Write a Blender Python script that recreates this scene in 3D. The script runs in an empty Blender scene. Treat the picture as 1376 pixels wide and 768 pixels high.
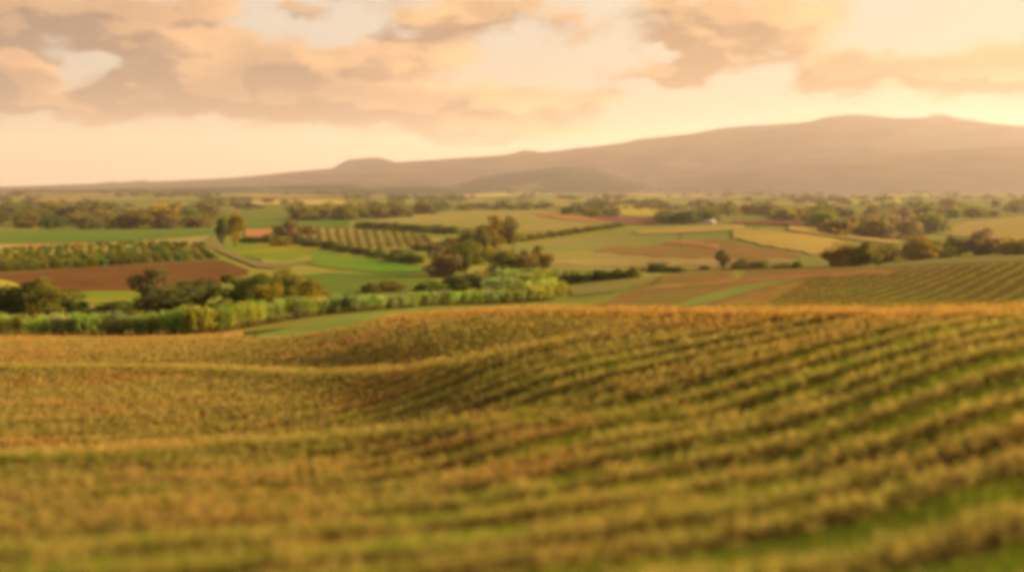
import bpy, math, random
import numpy as np
from mathutils import Vector

rad = math.radians
SC = bpy.context.scene
COL = SC.collection
RNG = np.random.default_rng(7)
random.seed(7)

# ------------------------------------------------------------------ camera
EYE = 40.0                      # eye level in metres
FPX = 1350.0                    # focal length in photo pixels (1376 wide)
HOR = 262.0                     # photo row of eye level
PITCH = math.atan((384 - HOR) / FPX)
cam_d = bpy.data.cameras.new('camera')
cam = bpy.data.objects.new('camera', cam_d); COL.objects.link(cam)
cam_d.sensor_width = 36.0
cam_d.lens = FPX / 1376 * 36.0
cam_d.clip_start = 0.1
cam_d.clip_end = 40000
cam.location = (0, 0, EYE)
cam.rotation_euler = (math.pi / 2 - PITCH, 0, 0)
cam_d.dof.use_dof = True
cam_d.dof.focus_distance = 170.0
cam_d.dof.aperture_fstop = 0.165
SC.camera = cam

# ------------------------------------------------------------------ sun, sky, exposure
SUN_AZ, SUN_EL = 64.0, 17.0     # degrees to the right of the view axis, above horizon
S = Vector((math.sin(rad(SUN_AZ)) * math.cos(rad(SUN_EL)), math.cos(rad(SUN_AZ)) * math.cos(rad(SUN_EL)), math.sin(rad(SUN_EL))))
sun_d = bpy.data.lights.new('sun', 'SUN')
sun_d.energy = 5.0
sun_d.angle = rad(0.6)
sun_d.color = (1.0, 0.70, 0.38)
sun = bpy.data.objects.new('sun', sun_d); COL.objects.link(sun)
sun.rotation_euler = S.to_track_quat('Z', 'Y').to_euler()
sun.location = (60, 40, EYE + 60)

SC.view_settings.view_transform = 'Standard'
SC.view_settings.look = 'None'
SC.view_settings.exposure = 2.05
SC.view_settings.gamma = 1.0
SC.view_settings.use_curve_mapping = False
SC.cycles.pixel_filter_type = 'BLACKMAN_HARRIS'
SC.cycles.filter_width = 5.0    # a soft lens
SC.cycles.use_denoising = True
SC.cycles.max_bounces = 5
SC.cycles.diffuse_bounces = 2
SC.cycles.transmission_bounces = 2
SC.cycles.volume_bounces = 1
SC.cycles.transparent_max_bounces = 8


def pix_dir(px, py):
    x = (px - 688) / FPX; y = -(py - 384) / FPX
    cp, sp = math.cos(PITCH), math.sin(PITCH)
    return x, cp + y * sp, -sp + y * cp


def pix_at(px, py):
    """photo pixel -> slopes (a = X/Y, t = Z/Y) of its ray"""
    x, yy, zz = pix_dir(np.asarray(px, float), np.asarray(py, float))
    return x / yy, zz / yy


class NT:
    """small helper for node trees"""
    def __init__(self, tree):
        self.t = tree; self.n = tree.nodes; self.l = tree.links
        self.n.clear()

    def node(self, kind, **kw):
        n = self.n.new(kind)
        for k, v in kw.items():
            setattr(n, k, v)
        return n

    def put(self, sock, v):
        if isinstance(v, bpy.types.NodeSocket):
            self.l.new(v, sock)
        elif v is not None:
            if hasattr(sock, 'default_value'):
                dv = sock.default_value
                try:
                    if len(dv) == 4 and len(v) == 3:
                        v = (*v, 1.0)
                except TypeError:
                    pass
                sock.default_value = v

    def math(self, op, a, b=None, c=None, clamp=False):
        n = self.node('ShaderNodeMath', operation=op, use_clamp=clamp)
        self.put(n.inputs[0], a); self.put(n.inputs[1], b); self.put(n.inputs[2], c)
        return n.outputs[0]

    def vmath(self, op, a, b=None, c=None, out=0):
        n = self.node('ShaderNodeVectorMath', operation=op)
        self.put(n.inputs[0], a); self.put(n.inputs[1], b)
        if c is not None: self.put(n.inputs[2], c)
        return n.outputs[out]

    def mapr(self, v, a, b, c=0.0, d=1.0, smooth=False):
        n = self.node('ShaderNodeMapRange', interpolation_type='SMOOTHSTEP' if smooth else 'LINEAR')
        self.put(n.inputs[0], v)
        for i, x in enumerate((a, b, c, d)): self.put(n.inputs[i + 1], x)
        return n.outputs[0]

    def mix(self, f, a, b, mode='MIX'):
        n = self.node('ShaderNodeMix', data_type='RGBA', blend_type=mode)
        self.put(n.inputs[0], f); self.put(n.inputs[6], a); self.put(n.inputs[7], b)
        return n.outputs[2]

    def noise(self, vec, scale, detail=4, rough=0.55, dist=0.0, out='Fac'):
        n = self.node('ShaderNodeTexNoise')
        self.put(n.inputs['Vector'], vec); self.put(n.inputs['Scale'], scale)
        n.inputs['Detail'].default_value = detail; n.inputs['Roughness'].default_value = rough
        n.inputs['Distortion'].default_value = dist
        return n.outputs[out]

    def xyz(self, x, y, z):
        n = self.node('ShaderNodeCombineXYZ')
        self.put(n.inputs[0], x); self.put(n.inputs[1], y); self.put(n.inputs[2], z)
        return n.outputs[0]


# ------------------------------------------------------------------ world: evening sky with a broken cloud deck
def build_world():
    w = bpy.data.worlds.new('World'); SC.world = w; w.use_nodes = True
    g = NT(w.node_tree)
    out = g.node('ShaderNodeOutputWorld')
    sky = g.node('ShaderNodeTexSky', sky_type='NISHITA')
    sky.sun_disc = False
    sky.sun_elevation = rad(SUN_EL); sky.sun_rotation = rad(SUN_AZ)
    sky.altitude = 300; sky.air_density = 1.2; sky.dust_density = 4.0; sky.ozone_density = 1.0
    skyc = g.vmath('SCALE', sky.outputs[0]); skyc.node.inputs[3].default_value = 1.0
    tc = g.node('ShaderNodeTexCoord').outputs['Generated']
    sep = g.node('ShaderNodeSeparateXYZ'); g.put(sep.inputs[0], tc)
    X, Y, Z = sep.outputs
    az = g.math('ARCTAN2', X, Y)
    el = g.math('ARCSINE', Z)
    p = g.xyz(az, el, 0.0)
    wob = g.noise(g.xyz(g.math('MULTIPLY', az, 9.0), g.math('MULTIPLY', el, 18.0), 3.1), 1.6, 5, 0.6, out='Color')
    wob = g.vmath('SUBTRACT', wob, (0.5, 0.5, 0.5))
    wob = g.vmath('MULTIPLY', wob, (0.11, 0.06, 0.0))
    pw = g.vmath('ADD', p, wob)

    def blob_sum(blobs, vec):
        acc = None
        for bx, by, rx, ry, amp in blobs:
            x, yy, zz = pix_dir(bx, by)
            ca = math.atan2(x, yy); ce = math.atan2(zz, math.hypot(x, yy))
            q = g.vmath('SUBTRACT', vec, (ca, ce, 0))
            q = g.vmath('MULTIPLY', q, (FPX / rx, FPX / ry, 0))
            d = g.vmath('LENGTH', q, out=1)
            m = g.mapr(d, 0.15, 1.25, amp, 0.0, smooth=True)
            acc = m if acc is None else g.math('ADD', acc, m)
        return acc
    clouds = [  # photo position, half size, amount
        (60, 20, 190, 60, 1.0), (240, 58, 110, 52, 0.95), (20, 88, 75, 30, .8), (10, 128, 70, 30, .7), (190, 118, 170, 34, .9),
        (120, 148, 200, 22, .8), (330, 108, 130, 52, .95), (420, 82, 70, 34, .7), (510, 105, 140, 62, 1.0), (600, 150, 200, 40, 1.0),
        (420, 140, 160, 34, .8), (700, 176, 150, 22, .8), (770, 135, 110, 24, .75), (620, 12, 200, 30, .9), (775, 38, 45, 26, .7),
        (720, 60, 70, 16, .3), (300, 8, 60, 22, .7), (410, 12, 60, 18, .7), (590, 60, 120, 40, .75),
        (950, 25, 130, 52, 1.1), (890, 98, 90, 20, .9), (1000, 70, 130, 30, .85), (1080, 20, 90, 36, .95), (1120, 95, 60, 30, .9), (1250, 108, 190, 26, 1.0), (1340, 68, 90, 24, .8),
        (1200, 92, 120, 22, .8), (1420, 100, 120, 36, .9), (60, 226, 60, 10, .35), (-120, 90, 140, 70, .8), (1560, 60, 160, 40, .7),
        (300, -70, 420, 50, .9), (1000, -90, 500, 50, .8)]
    gaps = [(105, 88, 40, 26, .8), (490, 28, 60, 26, .8), (225, 105, 30, 14, .5), (1040, 52, 40, 14, .5), (890, 70, 30, 14, .5), (880, 30, 20, 18, .2), (700, 85, 50, 40, .5)]
    def density(off):
        v = g.vmath('ADD', pw, off)
        d = g.math('SUBTRACT', blob_sum(clouds, v), blob_sum(gaps, v))
        q = g.vmath('MULTIPLY', g.vmath('ADD', p, off), (7.0, 15.0, 0.0))
        n = g.noise(q, 2.6, 6, 0.58)
        return g.math('MULTIPLY_ADD', g.math('SUBTRACT', n, 0.5), 1.5, d), n
    dens, nz = density((0, 0, 0))
    dsun, _ = density((0.022, 0.014, 0.0))          # a step towards the sun: less cloud there means a lit edge
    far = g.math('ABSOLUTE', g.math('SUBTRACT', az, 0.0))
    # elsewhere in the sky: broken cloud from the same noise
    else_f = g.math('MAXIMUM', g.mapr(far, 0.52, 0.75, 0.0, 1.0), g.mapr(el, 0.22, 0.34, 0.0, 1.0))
    else_d = g.mapr(nz, 0.4, 0.65, 0.0, 1.0)
    dens = g.math('ADD', dens, g.math('MULTIPLY', else_f, else_d))
    mask = g.mapr(dens, 0.16, 0.92, 0.0, 0.97, smooth=True)
    # thick middles are greyer, thin edges and tops catch the low sun
    edge = g.mapr(g.math('SUBTRACT', dens, dsun), -0.10, 0.34, 0.0, 1.0, smooth=True)
    thick = g.mapr(dens, 0.55, 1.5, 0.0, 0.45)
    lightf = g.math('SUBTRACT', g.math('MULTIPLY', edge, 0.7), thick)
    lit = [(245, 62, 75, 40, .9), (420, 84, 40, 20, .9), (520, 92, 80, 40, .7), (640, 90, 110, 60, .9), (45, 78, 80, 16, .7), (1085, 28, 80, 44, .9), (960, 60, 80, 30, .4), (230, 130, 60, 16, .7), (130, 152, 70, 10, .6),
           (590, 14, 50, 22, .7), (350, 40, 40, 20, .3), (310, 20, 40, 20, .6), (720, 150, 90, 16, .6), (480, 150, 90, 14, .5), (1200, 128, 120, 14, .7), (1330, 100, 90, 14, .5)]
    lightf = g.math('MULTIPLY_ADD', blob_sum(lit, pw), 0.6, lightf, clamp=True)
    sunward = g.mapr(az, -0.5, 0.55, 0.0, 1.0)
    dark = g.mix(sunward, (0.36, 0.24, 0.185), (0.52, 0.29, 0.125))
    lite = g.mix(sunward, (1.12, 0.63, 0.31), (1.2, 0.71, 0.30))
    ccol = g.mix(lightf, dark, lite)
    # plain daylight sky, only a small share under the veil, overhead and behind too
    bg_sky = g.node('ShaderNodeBackground'); g.put(bg_sky.inputs[0], sky.outputs[0]); bg_sky.inputs[1].default_value = 0.05
    bg_cl = g.node('ShaderNodeBackground'); g.put(bg_cl.inputs[0], ccol); bg_cl.inputs[1].default_value = 0.187
    # a thin bright veil of high cloud over the clear sky, greyer overhead, kept bright behind and above, out of view, as added fill light
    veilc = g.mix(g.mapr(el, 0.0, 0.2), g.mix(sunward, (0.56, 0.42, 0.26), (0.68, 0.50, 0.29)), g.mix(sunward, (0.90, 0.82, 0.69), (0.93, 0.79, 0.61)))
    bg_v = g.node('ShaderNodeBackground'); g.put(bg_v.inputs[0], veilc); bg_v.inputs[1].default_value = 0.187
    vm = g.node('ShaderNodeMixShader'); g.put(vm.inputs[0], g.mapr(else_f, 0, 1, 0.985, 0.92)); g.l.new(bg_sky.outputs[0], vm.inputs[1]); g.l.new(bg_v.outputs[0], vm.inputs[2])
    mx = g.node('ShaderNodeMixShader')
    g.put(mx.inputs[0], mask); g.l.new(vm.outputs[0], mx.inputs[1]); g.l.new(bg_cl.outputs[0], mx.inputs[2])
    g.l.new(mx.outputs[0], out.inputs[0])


build_world()


# ------------------------------------------------------------------ mesh helpers
def mesh_obj(name, verts, faces, mat=None, parent=None, smooth=False, tint=None, loc=None, ripe=None, lush=None):
    """verts (n,3) array, faces (m,k) array; one linked mesh object"""
    me = bpy.data.meshes.new(name)
    verts = np.asarray(verts, np.float32); faces = np.asarray(faces, np.int32)
    if loc is not None:
        verts = verts - np.asarray(loc, np.float32)
    m, k = faces.shape
    me.vertices.add(len(verts)); me.vertices.foreach_set('co', verts.ravel())
    me.loops.add(m * k); me.loops.foreach_set('vertex_index', faces.ravel())
    me.polygons.add(m)
    me.polygons.foreach_set('loop_start', np.arange(0, m * k, k, dtype=np.int32))
    if tint is not None:
        at = me.attributes.new('tint', 'FLOAT', 'POINT')
        at.data.foreach_set('value', np.asarray(tint, np.float32))
    if lush is not None:
        at = me.attributes.new('lush', 'FLOAT', 'POINT')
        at.data.foreach_set('value', np.asarray(lush, np.float32))
    if ripe is not None:
        at = me.attributes.new('ripe', 'FLOAT', 'POINT')
        at.data.foreach_set('value', np.asarray(ripe, np.float32))
    me.update(calc_edges=True)
    if smooth:
        me.polygons.foreach_set('use_smooth', np.ones(m, bool))
    if mat: me.materials.append(mat)
    o = bpy.data.objects.new(name, me); COL.objects.link(o)
    if loc is not None: o.location = loc
    if parent: o.parent = parent
    return o


def tag(o, label=None, cat=None, group=None, kind=None):
    if label: o['label'] = label
    if cat: o['category'] = cat
    if group: o['group'] = group
    if kind: o['kind'] = kind
    return o


def empty(name, loc):
    o = bpy.data.objects.new(name, None); COL.objects.link(o); o.location = loc
    o.empty_display_size = 0.3
    return o


def unit(v):
    return v / np.maximum(np.linalg.norm(v, axis=-1, keepdims=True), 1e-6)


def blades(base, d, length, width, rng, fold=0.0):
    """one quad per row: a leaf from base along unit direction d"""
    n = len(base)
    r = unit(rng.normal(size=(n, 3)))
    side = unit(np.cross(d, r)) * (width[:, None] * 0.5)
    tip = base + d * length[:, None]
    mid = base + d * (length * 0.55)[:, None]
    v = np.stack([base, mid + side, tip, mid - side], 1).reshape(-1, 3)
    f = np.arange(n * 4).reshape(n, 4)
    return v, f


def tube(pts, rads, seg=7):
    pts = np.asarray(pts, float); n = len(pts)
    vs = []
    for i in range(n):
        d = pts[min(i + 1, n - 1)] - pts[max(i - 1, 0)]
        d = d / (np.linalg.norm(d) + 1e-9)
        u = np.cross(d, (0.3, 0.9, 0.1)); u /= np.linalg.norm(u); w = np.cross(d, u)
        for k in range(seg):
            an = 2 * math.pi * k / seg
            vs.append(pts[i] + rads[i] * (math.cos(an) * u + math.sin(an) * w))
    fs = []
    for i in range(n - 1):
        for k in range(seg):
            fs.append((i * seg + k, i * seg + (k + 1) % seg, (i + 1) * seg + (k + 1) % seg, (i + 1) * seg + k))
    return np.array(vs), np.array(fs)


def join(parts):
    vs, fs, o = [], [], 0
    for v, f in parts:
        vs.append(v); fs.append(f + o); o += len(v)
    return np.concatenate(vs), np.concatenate(fs)


def wave(rng, n=5, lo=0.1, hi=1.2):
    ks = rng.uniform(lo, hi, n); ph = rng.uniform(0, 6.28, n)
    return lambda s: sum(np.sin(k * s + p) for k, p in zip(ks, ph)) / math.sqrt(n)


# ------------------------------------------------------------------ materials
def leaf_mat(name, ca, cb, trans=0.35, noise=None, use_obj=False):
    """foliage: two leaf colours mixed per leaf; optional patches of a third colour by place"""
    m = bpy.data.materials.new(name); m.use_nodes = True
    g = NT(m.node_tree)
    out = g.node('ShaderNodeOutputMaterial')
    at = g.node('ShaderNodeAttribute', attribute_name='tint').outputs['Fac']
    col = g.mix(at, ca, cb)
    if noise:
        cc, scale, lo, hi, amt = noise
        pos = g.node('ShaderNodeNewGeometry').outputs['Position']
        nf = g.noise(pos, scale, 4, 0.6)
        col = g.mix(g.math('MULTIPLY', g.mapr(nf, lo, hi), amt), col, cc)
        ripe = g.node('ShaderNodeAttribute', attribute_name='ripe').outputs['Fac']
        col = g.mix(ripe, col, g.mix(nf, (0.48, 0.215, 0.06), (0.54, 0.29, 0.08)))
        lu = g.node('ShaderNodeAttribute', attribute_name='lush').outputs['Fac']
        col = g.mix(g.math('MULTIPLY', lu, .85), col, g.mix(at, (0.08, 0.14, 0.018), (0.17, 0.21, 0.024)))
    if use_obj:
        oc = g.node('ShaderNodeObjectInfo').outputs['Color']
        col = g.mix(1.0, col, oc, 'MULTIPLY')
    d = g.node('ShaderNodeBsdfDiffuse'); g.put(d.inputs[0], col); d.inputs[1].default_value = 0.6
    t = g.node('ShaderNodeBsdfTranslucent'); g.put(t.inputs[0], g.mix(0.35, col, (0.30, 0.24, 0.02)))
    mx = g.node('ShaderNodeMixShader'); mx.inputs[0].default_value = trans
    g.l.new(d.outputs[0], mx.inputs[1]); g.l.new(t.outputs[0], mx.inputs[2])
    g.l.new(mx.outputs[0], out.inputs[0])
    return m


def soil_mat(name, ca, cb, scale=0.25, stretch=(1, 1, 1), cc=None, ccscale=0.03, lo=.42, hi=.62, fine=3.0, rot=0.0, lines=None):
    """matt ground: two colours mixed by fine noise, a third in broad patches"""
    m = bpy.data.materials.new(name); m.use_nodes = True
    g = NT(m.node_tree)
    out = g.node('ShaderNodeOutputMaterial')
    pos = g.node('ShaderNodeNewGeometry').outputs['Position']
    mp = g.node('ShaderNodeMapping'); g.put(mp.inputs[0], pos)
    mp.inputs['Scale'].default_value = stretch; mp.inputs['Rotation'].default_value = (0, 0, rot)
    v = mp.outputs[0]
    n1 = g.noise(v, scale, 6, 0.65)
    col = g.mix(g.mapr(n1, .35, .65), ca, cb)
    if cc is not None:
        n2 = g.noise(v, ccscale, 4, 0.55, 0.6)
        col = g.mix(g.mapr(n2, lo, hi), col, cc)
    if lines:
        lm = g.node('ShaderNodeMapping'); g.put(lm.inputs[0], pos); lm.inputs['Rotation'].default_value = (0, 0, lines[1])
        wv = g.node('ShaderNodeTexWave'); g.put(wv.inputs[0], lm.outputs[0]); wv.inputs['Scale'].default_value = .314 / lines[0]
        wv.inputs['Distortion'].default_value = 2.0; wv.inputs['Detail'].default_value = 2; wv.inputs['Detail Scale'].default_value = .3
        col = g.mix(g.math('MULTIPLY', wv.outputs[1], lines[2]), col, lines[3])
    n3 = g.noise(pos, fine, 4, 0.7)
    col = g.mix(0.5, col, g.mix(n3, (0.35, 0.35, 0.35), (1.0, 1.0, 1.0)), 'MULTIPLY')
    b = g.node('ShaderNodeBsdfDiffuse'); g.put(b.inputs[0], col); b.inputs[1].default_value = 0.7
    bp = g.node('ShaderNodeBump'); bp.inputs['Strength'].default_value = 0.6; bp.inputs['Distance'].default_value = 0.25
    g.put(bp.inputs['Height'], n3); g.l.new(bp.outputs[0], b.inputs['Normal'])
    g.l.new(b.outputs[0], out.inputs[0])
    return m


# ------------------------------------------------------------------ terrain
# For seven lines of sight: the ground's slope angle (as a photo row) against distance, out to the foot of the mountains.
# Matching entries of all lines are one feature of the land (near field edge, dip behind it, second hill, ...).
def zrow(z, d):
    return HOR - z / d * FPX


N0 = [(2, zrow(-3.7, 2)), (6, zrow(-4.0, 6)), (12, zrow(-4.5, 12))]
LINES = {
    -900: N0 + [(26, 620), (44, 542), (62, 496), (82, 470), (100, 457), (112, 454), (122, 451), (160, 425), (225, 391), (300, 365), (380, 345), (450, 334), (520, 325), (700, 308), (800, 301), (950, 295), (1300, 283), (1900, 272), (2800, 263), (5200, 258), (9000, 262)],
    0:    N0 + [(26, 620), (44, 542), (62, 496), (82, 470), (100, 457), (112, 453), (122, 449), (160, 423), (225, 390), (300, 365), (380, 345), (450, 334), (520, 325), (700, 308), (800, 301), (950, 295), (1300, 283), (1900, 272), (2800, 263), (5200, 256), (9000, 262)],
    300:  N0 + [(26, 620), (43, 542), (60, 503), (80, 474), (98, 456), (110, 453), (124, 447), (160, 422), (225, 390), (300, 365), (380, 345), (450, 334), (520, 325), (700, 308), (800, 301), (950, 295), (1300, 283), (1900, 272), (2800, 263), (5200, 256), (9000, 262)],
    480:  N0 + [(22, 640), (34, 560), (46, 511), (62, 467), (80, 439), (92, 431), (122, 424), (165, 412), (225, 388), (300, 364), (380, 345), (450, 334), (520, 325), (700, 308), (800, 301), (950, 294), (1300, 283), (1900, 272), (2800, 264), (5200, 257), (9000, 262)],
    688:  N0 + [(19, 650), (27, 560), (34.5, 500), (43, 459), (52, 433), (60, 419), (110, 422), (195, 406), (250, 385), (310, 364), (390, 345), (450, 334), (520, 322), (690, 306), (790, 300), (930, 293), (1300, 282), (1900, 272), (2800, 265), (5200, 257), (9000, 262)],
    860:  N0 + [(17, 662), (23.5, 575), (29.5, 510), (36, 463), (42, 436), (47, 422), (95, 428), (160, 407), (205, 388), (255, 371), (310, 368), (380, 355), (470, 336), (670, 306), (780, 306), (900, 294), (1300, 282), (1900, 272), (2800, 265), (5200, 257), (9000, 262)],
    1032: N0 + [(15.5, 680), (20.5, 600), (25.5, 533), (31, 479), (36, 444), (40, 425), (85, 432), (150, 411), (190, 392), (265, 361), (310, 366), (370, 354), (450, 338), (650, 299), (780, 302), (900, 294), (1300, 282), (1900, 272), (2800, 265), (5200, 257), (9000, 262)],
    1200: N0 + [(14.5, 683), (18.5, 600), (22.5, 533), (27.5, 476), (32.5, 442), (36.5, 425), (80, 433), (150, 409), (190, 384), (265, 355), (310, 358), (370, 352), (470, 339), (650, 320), (780, 312), (900, 300), (1300, 283), (1900, 272), (2800, 265), (5200, 257), (9000, 262)],
    1376: N0 + [(14, 680), (17.5, 585), (21, 520), (25, 467), (29, 437), (33, 423), (78, 432), (150, 406), (185, 375), (262, 345), (310, 349), (370, 341), (470, 330), (650, 312), (780, 303), (900, 296), (1300, 283), (1900, 272), (2800, 264), (5200, 256), (9000, 262)],
    2100: N0 + [(14, 670), (17, 580), (20.5, 515), (24.5, 460), (28.5, 431), (33, 416), (78, 426), (150, 402), (185, 372), (262, 342), (310, 347), (370, 341), (470, 330), (650, 312), (780, 303), (900, 296), (1300, 283), (1900, 272), (2800, 264), (5200, 256), (9000, 262)],
}
K_EDGE = 8


def pchip(x, y, xi):
    h = np.diff(x); dl = np.diff(y) / h
    m = np.zeros_like(y); m[0], m[-1] = dl[0], dl[-1]
    for i in range(1, len(x) - 1):
        if dl[i - 1] * dl[i] > 0:
            w1, w2 = 2 * h[i] + h[i - 1], h[i] + 2 * h[i - 1]
            m[i] = (w1 + w2) / (w1 / dl[i - 1] + w2 / dl[i])
    k = np.clip(np.searchsorted(x, xi) - 1, 0, len(h) - 1)
    s = (xi - x[k]) / h[k]
    return ((1 + 2 * s) * (1 - s) ** 2 * y[k] + s * (1 - s) ** 2 * h[k] * m[k] + s * s * (3 - 2 * s) * y[k + 1] + s * s * (s - 1) * h[k] * m[k + 1])


A_COLS = np.concatenate([np.linspace(-1.7, -0.66, 26)[:-1], np.linspace(-0.66, 0.66, 440), np.linspace(0.66, 1.7, 26)[1:]])
V_ROWS = np.linspace(math.log(2.0), math.log(9000.0), 720)


def build_table():
    pxs = sorted(LINES)
    a_l = np.array([pix_at(p, 400.0)[0] for p in pxs])
    D = np.array([[math.log(d) for d, r in LINES[p]] for p in pxs])
    Q = []
    for p in pxs:
        row = []
        for d, r in LINES[p]:
            t = pix_at(p, r)[1]
            row.append(t * d / (d + 15.0))
        Q.append(row)
    Q = np.array(Q)
    ac = np.clip(A_COLS, a_l[0], a_l[-1])
    Dk = np.stack([pchip(a_l, D[:, k], ac) for k in range(D.shape[1])], 1)
    Qk = np.stack([pchip(a_l, Q[:, k], ac) for k in range(D.shape[1])], 1)
    # soften the knot lines sideways
    for arr in (Dk, Qk):
        for k in range(arr.shape[1]):
            hw = 48 if k <= 9 else 20
            ker = np.hanning(2 * hw + 1); ker /= ker.sum()
            pad = np.pad(arr[:, k], hw, mode='edge')
            arr[:, k] = np.convolve(pad, ker, 'valid')
    T = np.empty((len(A_COLS), len(V_ROWS)))
    for i in range(len(A_COLS)):
        q = pchip(Dk[i], Qk[i], V_ROWS)
        T[i] = q * (np.exp(V_ROWS) + 15.0)
    # two gentle swells of the near field, each with a steeper near face and a brow that hides a little of what follows
    base = T.copy()
    for path, amp, w, fade0, fade1 in (([(-900, 640), (-100, 628), (0, 620), (300, 603), (600, 582), (940, 574), (1400, 560)], 15.0, .085, 930, 1120),
                                       ([(-900, 494), (0, 495), (250, 496), (430, 505), (560, 500), (700, 474), (850, 447), (1400, 420)], 11.0, .085, 700, 900)):
        P = np.array(path, float); pa, pt = pix_at(P[:, 0], P[:, 1])
        for i in range(len(A_COLS)):
            ai = np.clip(A_COLS[i], pa[0], pa[-1]); px = 688 + ai * FPX
            f = np.clip((fade1 - px) / (fade1 - fade0), 0, 1); f = f * f * (3 - 2 * f)
            if f <= 0: continue
            t0 = np.interp(ai, pa, pt)
            j = np.argmax(base[i] / np.exp(V_ROWS) >= t0)
            x = (V_ROWS - V_ROWS[j]) / w
            T[i] += f * amp / FPX * (-x * np.exp(-x * x / 2)) * np.exp(V_ROWS)
    return T, np.exp(Dk[:, K_EDGE])


ZTAB, EDGE_Y = build_table()           # ground height below the eye, near field's far edge


def ground_z(X, Y):
    X = np.asarray(X, float); Y = np.maximum(np.asarray(Y, float), 2.0)
    a = np.clip(X / Y, A_COLS[0], A_COLS[-1]); v = np.log(Y)
    i = np.clip(np.searchsorted(A_COLS, a) - 1, 0, len(A_COLS) - 2)
    fi = (a - A_COLS[i]) / (A_COLS[i + 1] - A_COLS[i])
    vv = np.clip((v - V_ROWS[0]) / (V_ROWS[1] - V_ROWS[0]), 0, len(V_ROWS) - 1.001)
    j = vv.astype(int); fj = vv - j
    z = (ZTAB[i, j] * (1 - fi) * (1 - fj) + ZTAB[i + 1, j] * fi * (1 - fj) + ZTAB[i, j + 1] * (1 - fi) * fj + ZTAB[i + 1, j + 1] * fi * fj)
    return EYE + z


YM = np.exp(np.linspace(math.log(6), math.log(8500), 2600))


def hit(px, py, ymin=0.0, ymax=None):
    """where the line of sight through a photo point meets the ground (first hit beyond ymin); ymax: give up there"""
    a, t = pix_at(px, py)
    tt = (ground_z(a * YM, YM) - EYE) / YM
    ok = (tt >= t) & (YM > ymin)
    Y = YM[np.argmax(ok)] if ok.any() else (ymax or YM[-1])
    if ymax and Y > ymax: Y = ymax
    return float(a * Y), float(Y), float(ground_z(a * Y, Y))


def to_pix(X, Y, Z):
    cp, sp = math.cos(PITCH), math.sin(PITCH)
    dz = Z - EYE
    f = Y * cp - dz * sp; u = Y * sp + dz * cp
    return 688 + X / f * FPX, 384 - u / f * FPX


def ground():
    Yv = np.exp(V_ROWS)
    XX = A_COLS[:, None] * Yv[None]; YY = np.broadcast_to(Yv[None], XX.shape)
    V = np.stack([XX, YY, EYE + ZTAB], -1).reshape(-1, 3)
    na, nv = XX.shape
    idx = np.arange(na * nv).reshape(na, nv)
    F = np.stack([idx[:-1, :-1], idx[1:, :-1], idx[1:, 1:], idx[:-1, 1:]], -1).reshape(-1, 4)
    o = mesh_obj('ground', V, F, None, smooth=True)
    near = soil_mat('field_earth', (0.060, 0.080, 0.012), (0.075, 0.052, 0.016), .5, cc=(0.16, 0.22, 0.016), ccscale=.09, lo=.42, hi=.6, fine=6)
    # broken farmland: patches of pasture, stubble and bare soil, greener in the valley
    m = bpy.data.materials.new('farmland'); m.use_nodes = True
    g = NT(m.node_tree); out = g.node('ShaderNodeOutputMaterial')
    pos = g.node('ShaderNodeNewGeometry').outputs['Position']
    mp = g.node('ShaderNodeMapping'); g.put(mp.inputs[0], pos); mp.inputs['Scale'].default_value = (0.0042, 0.0030, 0); mp.inputs['Rotation'].default_value = (0, 0, 0.5)
    wob = g.vmath('MULTIPLY', g.noise(pos, 0.006, 3, out='Color'), (0.9, 0.9, 0))
    vo = g.node('ShaderNodeTexVoronoi'); g.put(vo.inputs['Vector'], g.vmath('ADD', mp.outputs[0], wob)); vo.inputs['Scale'].default_value = 1.0
    sp = g.node('ShaderNodeSeparateColor'); g.put(sp.inputs[0], vo.outputs['Color'])
    rp = g.node('ShaderNodeValToRGB'); g.put(rp.inputs[0], sp.outputs[0])
    cols = [(0, (.060, .085, .018)), (.22, (.12, .12, .028)), (.42, (.20, .15, .05)), (.6, (.09, .11, .022)), (.78, (.15, .085, .04)), (.9, (.17, .17, .04))]
    rp.color_ramp.interpolation = 'CONSTANT'
    while len(rp.color_ramp.elements) < len(cols): rp.color_ramp.elements.new(.5)
    for e, (q, c) in zip(rp.color_ramp.elements, cols): e.position = q; e.color = (*c, 1)
    n1 = g.noise(pos, .02, 6, .65)
    grass = g.mix(g.mapr(n1, .35, .65), (0.11, 0.14, 0.024), (0.21, 0.19, 0.042))
    sy = g.node('ShaderNodeSeparateXYZ'); g.put(sy.inputs[0], pos)
    farf = g.mapr(sy.outputs[1], 600, 1100, 0.0, 0.85)
    col = g.mix(farf, grass, rp.outputs[0])
    n3 = g.noise(pos, .6, 6, .7)
    col = g.mix(.6, col, g.mix(n3, (.3, .3, .3), (1.15, 1.15, 1.15)), 'MULTIPLY')
    b = g.node('ShaderNodeBsdfDiffuse'); g.put(b.inputs[0], col)
    g.l.new(b.outputs[0], out.inputs[0])
    o.data.materials.append(near); o.data.materials.append(m)
    jj = np.arange(nv - 1); Ym = np.exp(V_ROWS[:-1])
    mi = (Ym[None, :] > (EDGE_Y[:-1, None] + 9)).astype(np.int32)
    o.data.polygons.foreach_set('material_index', mi.ravel())
    tag(o, kind='structure')
    return o


ground()


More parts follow.
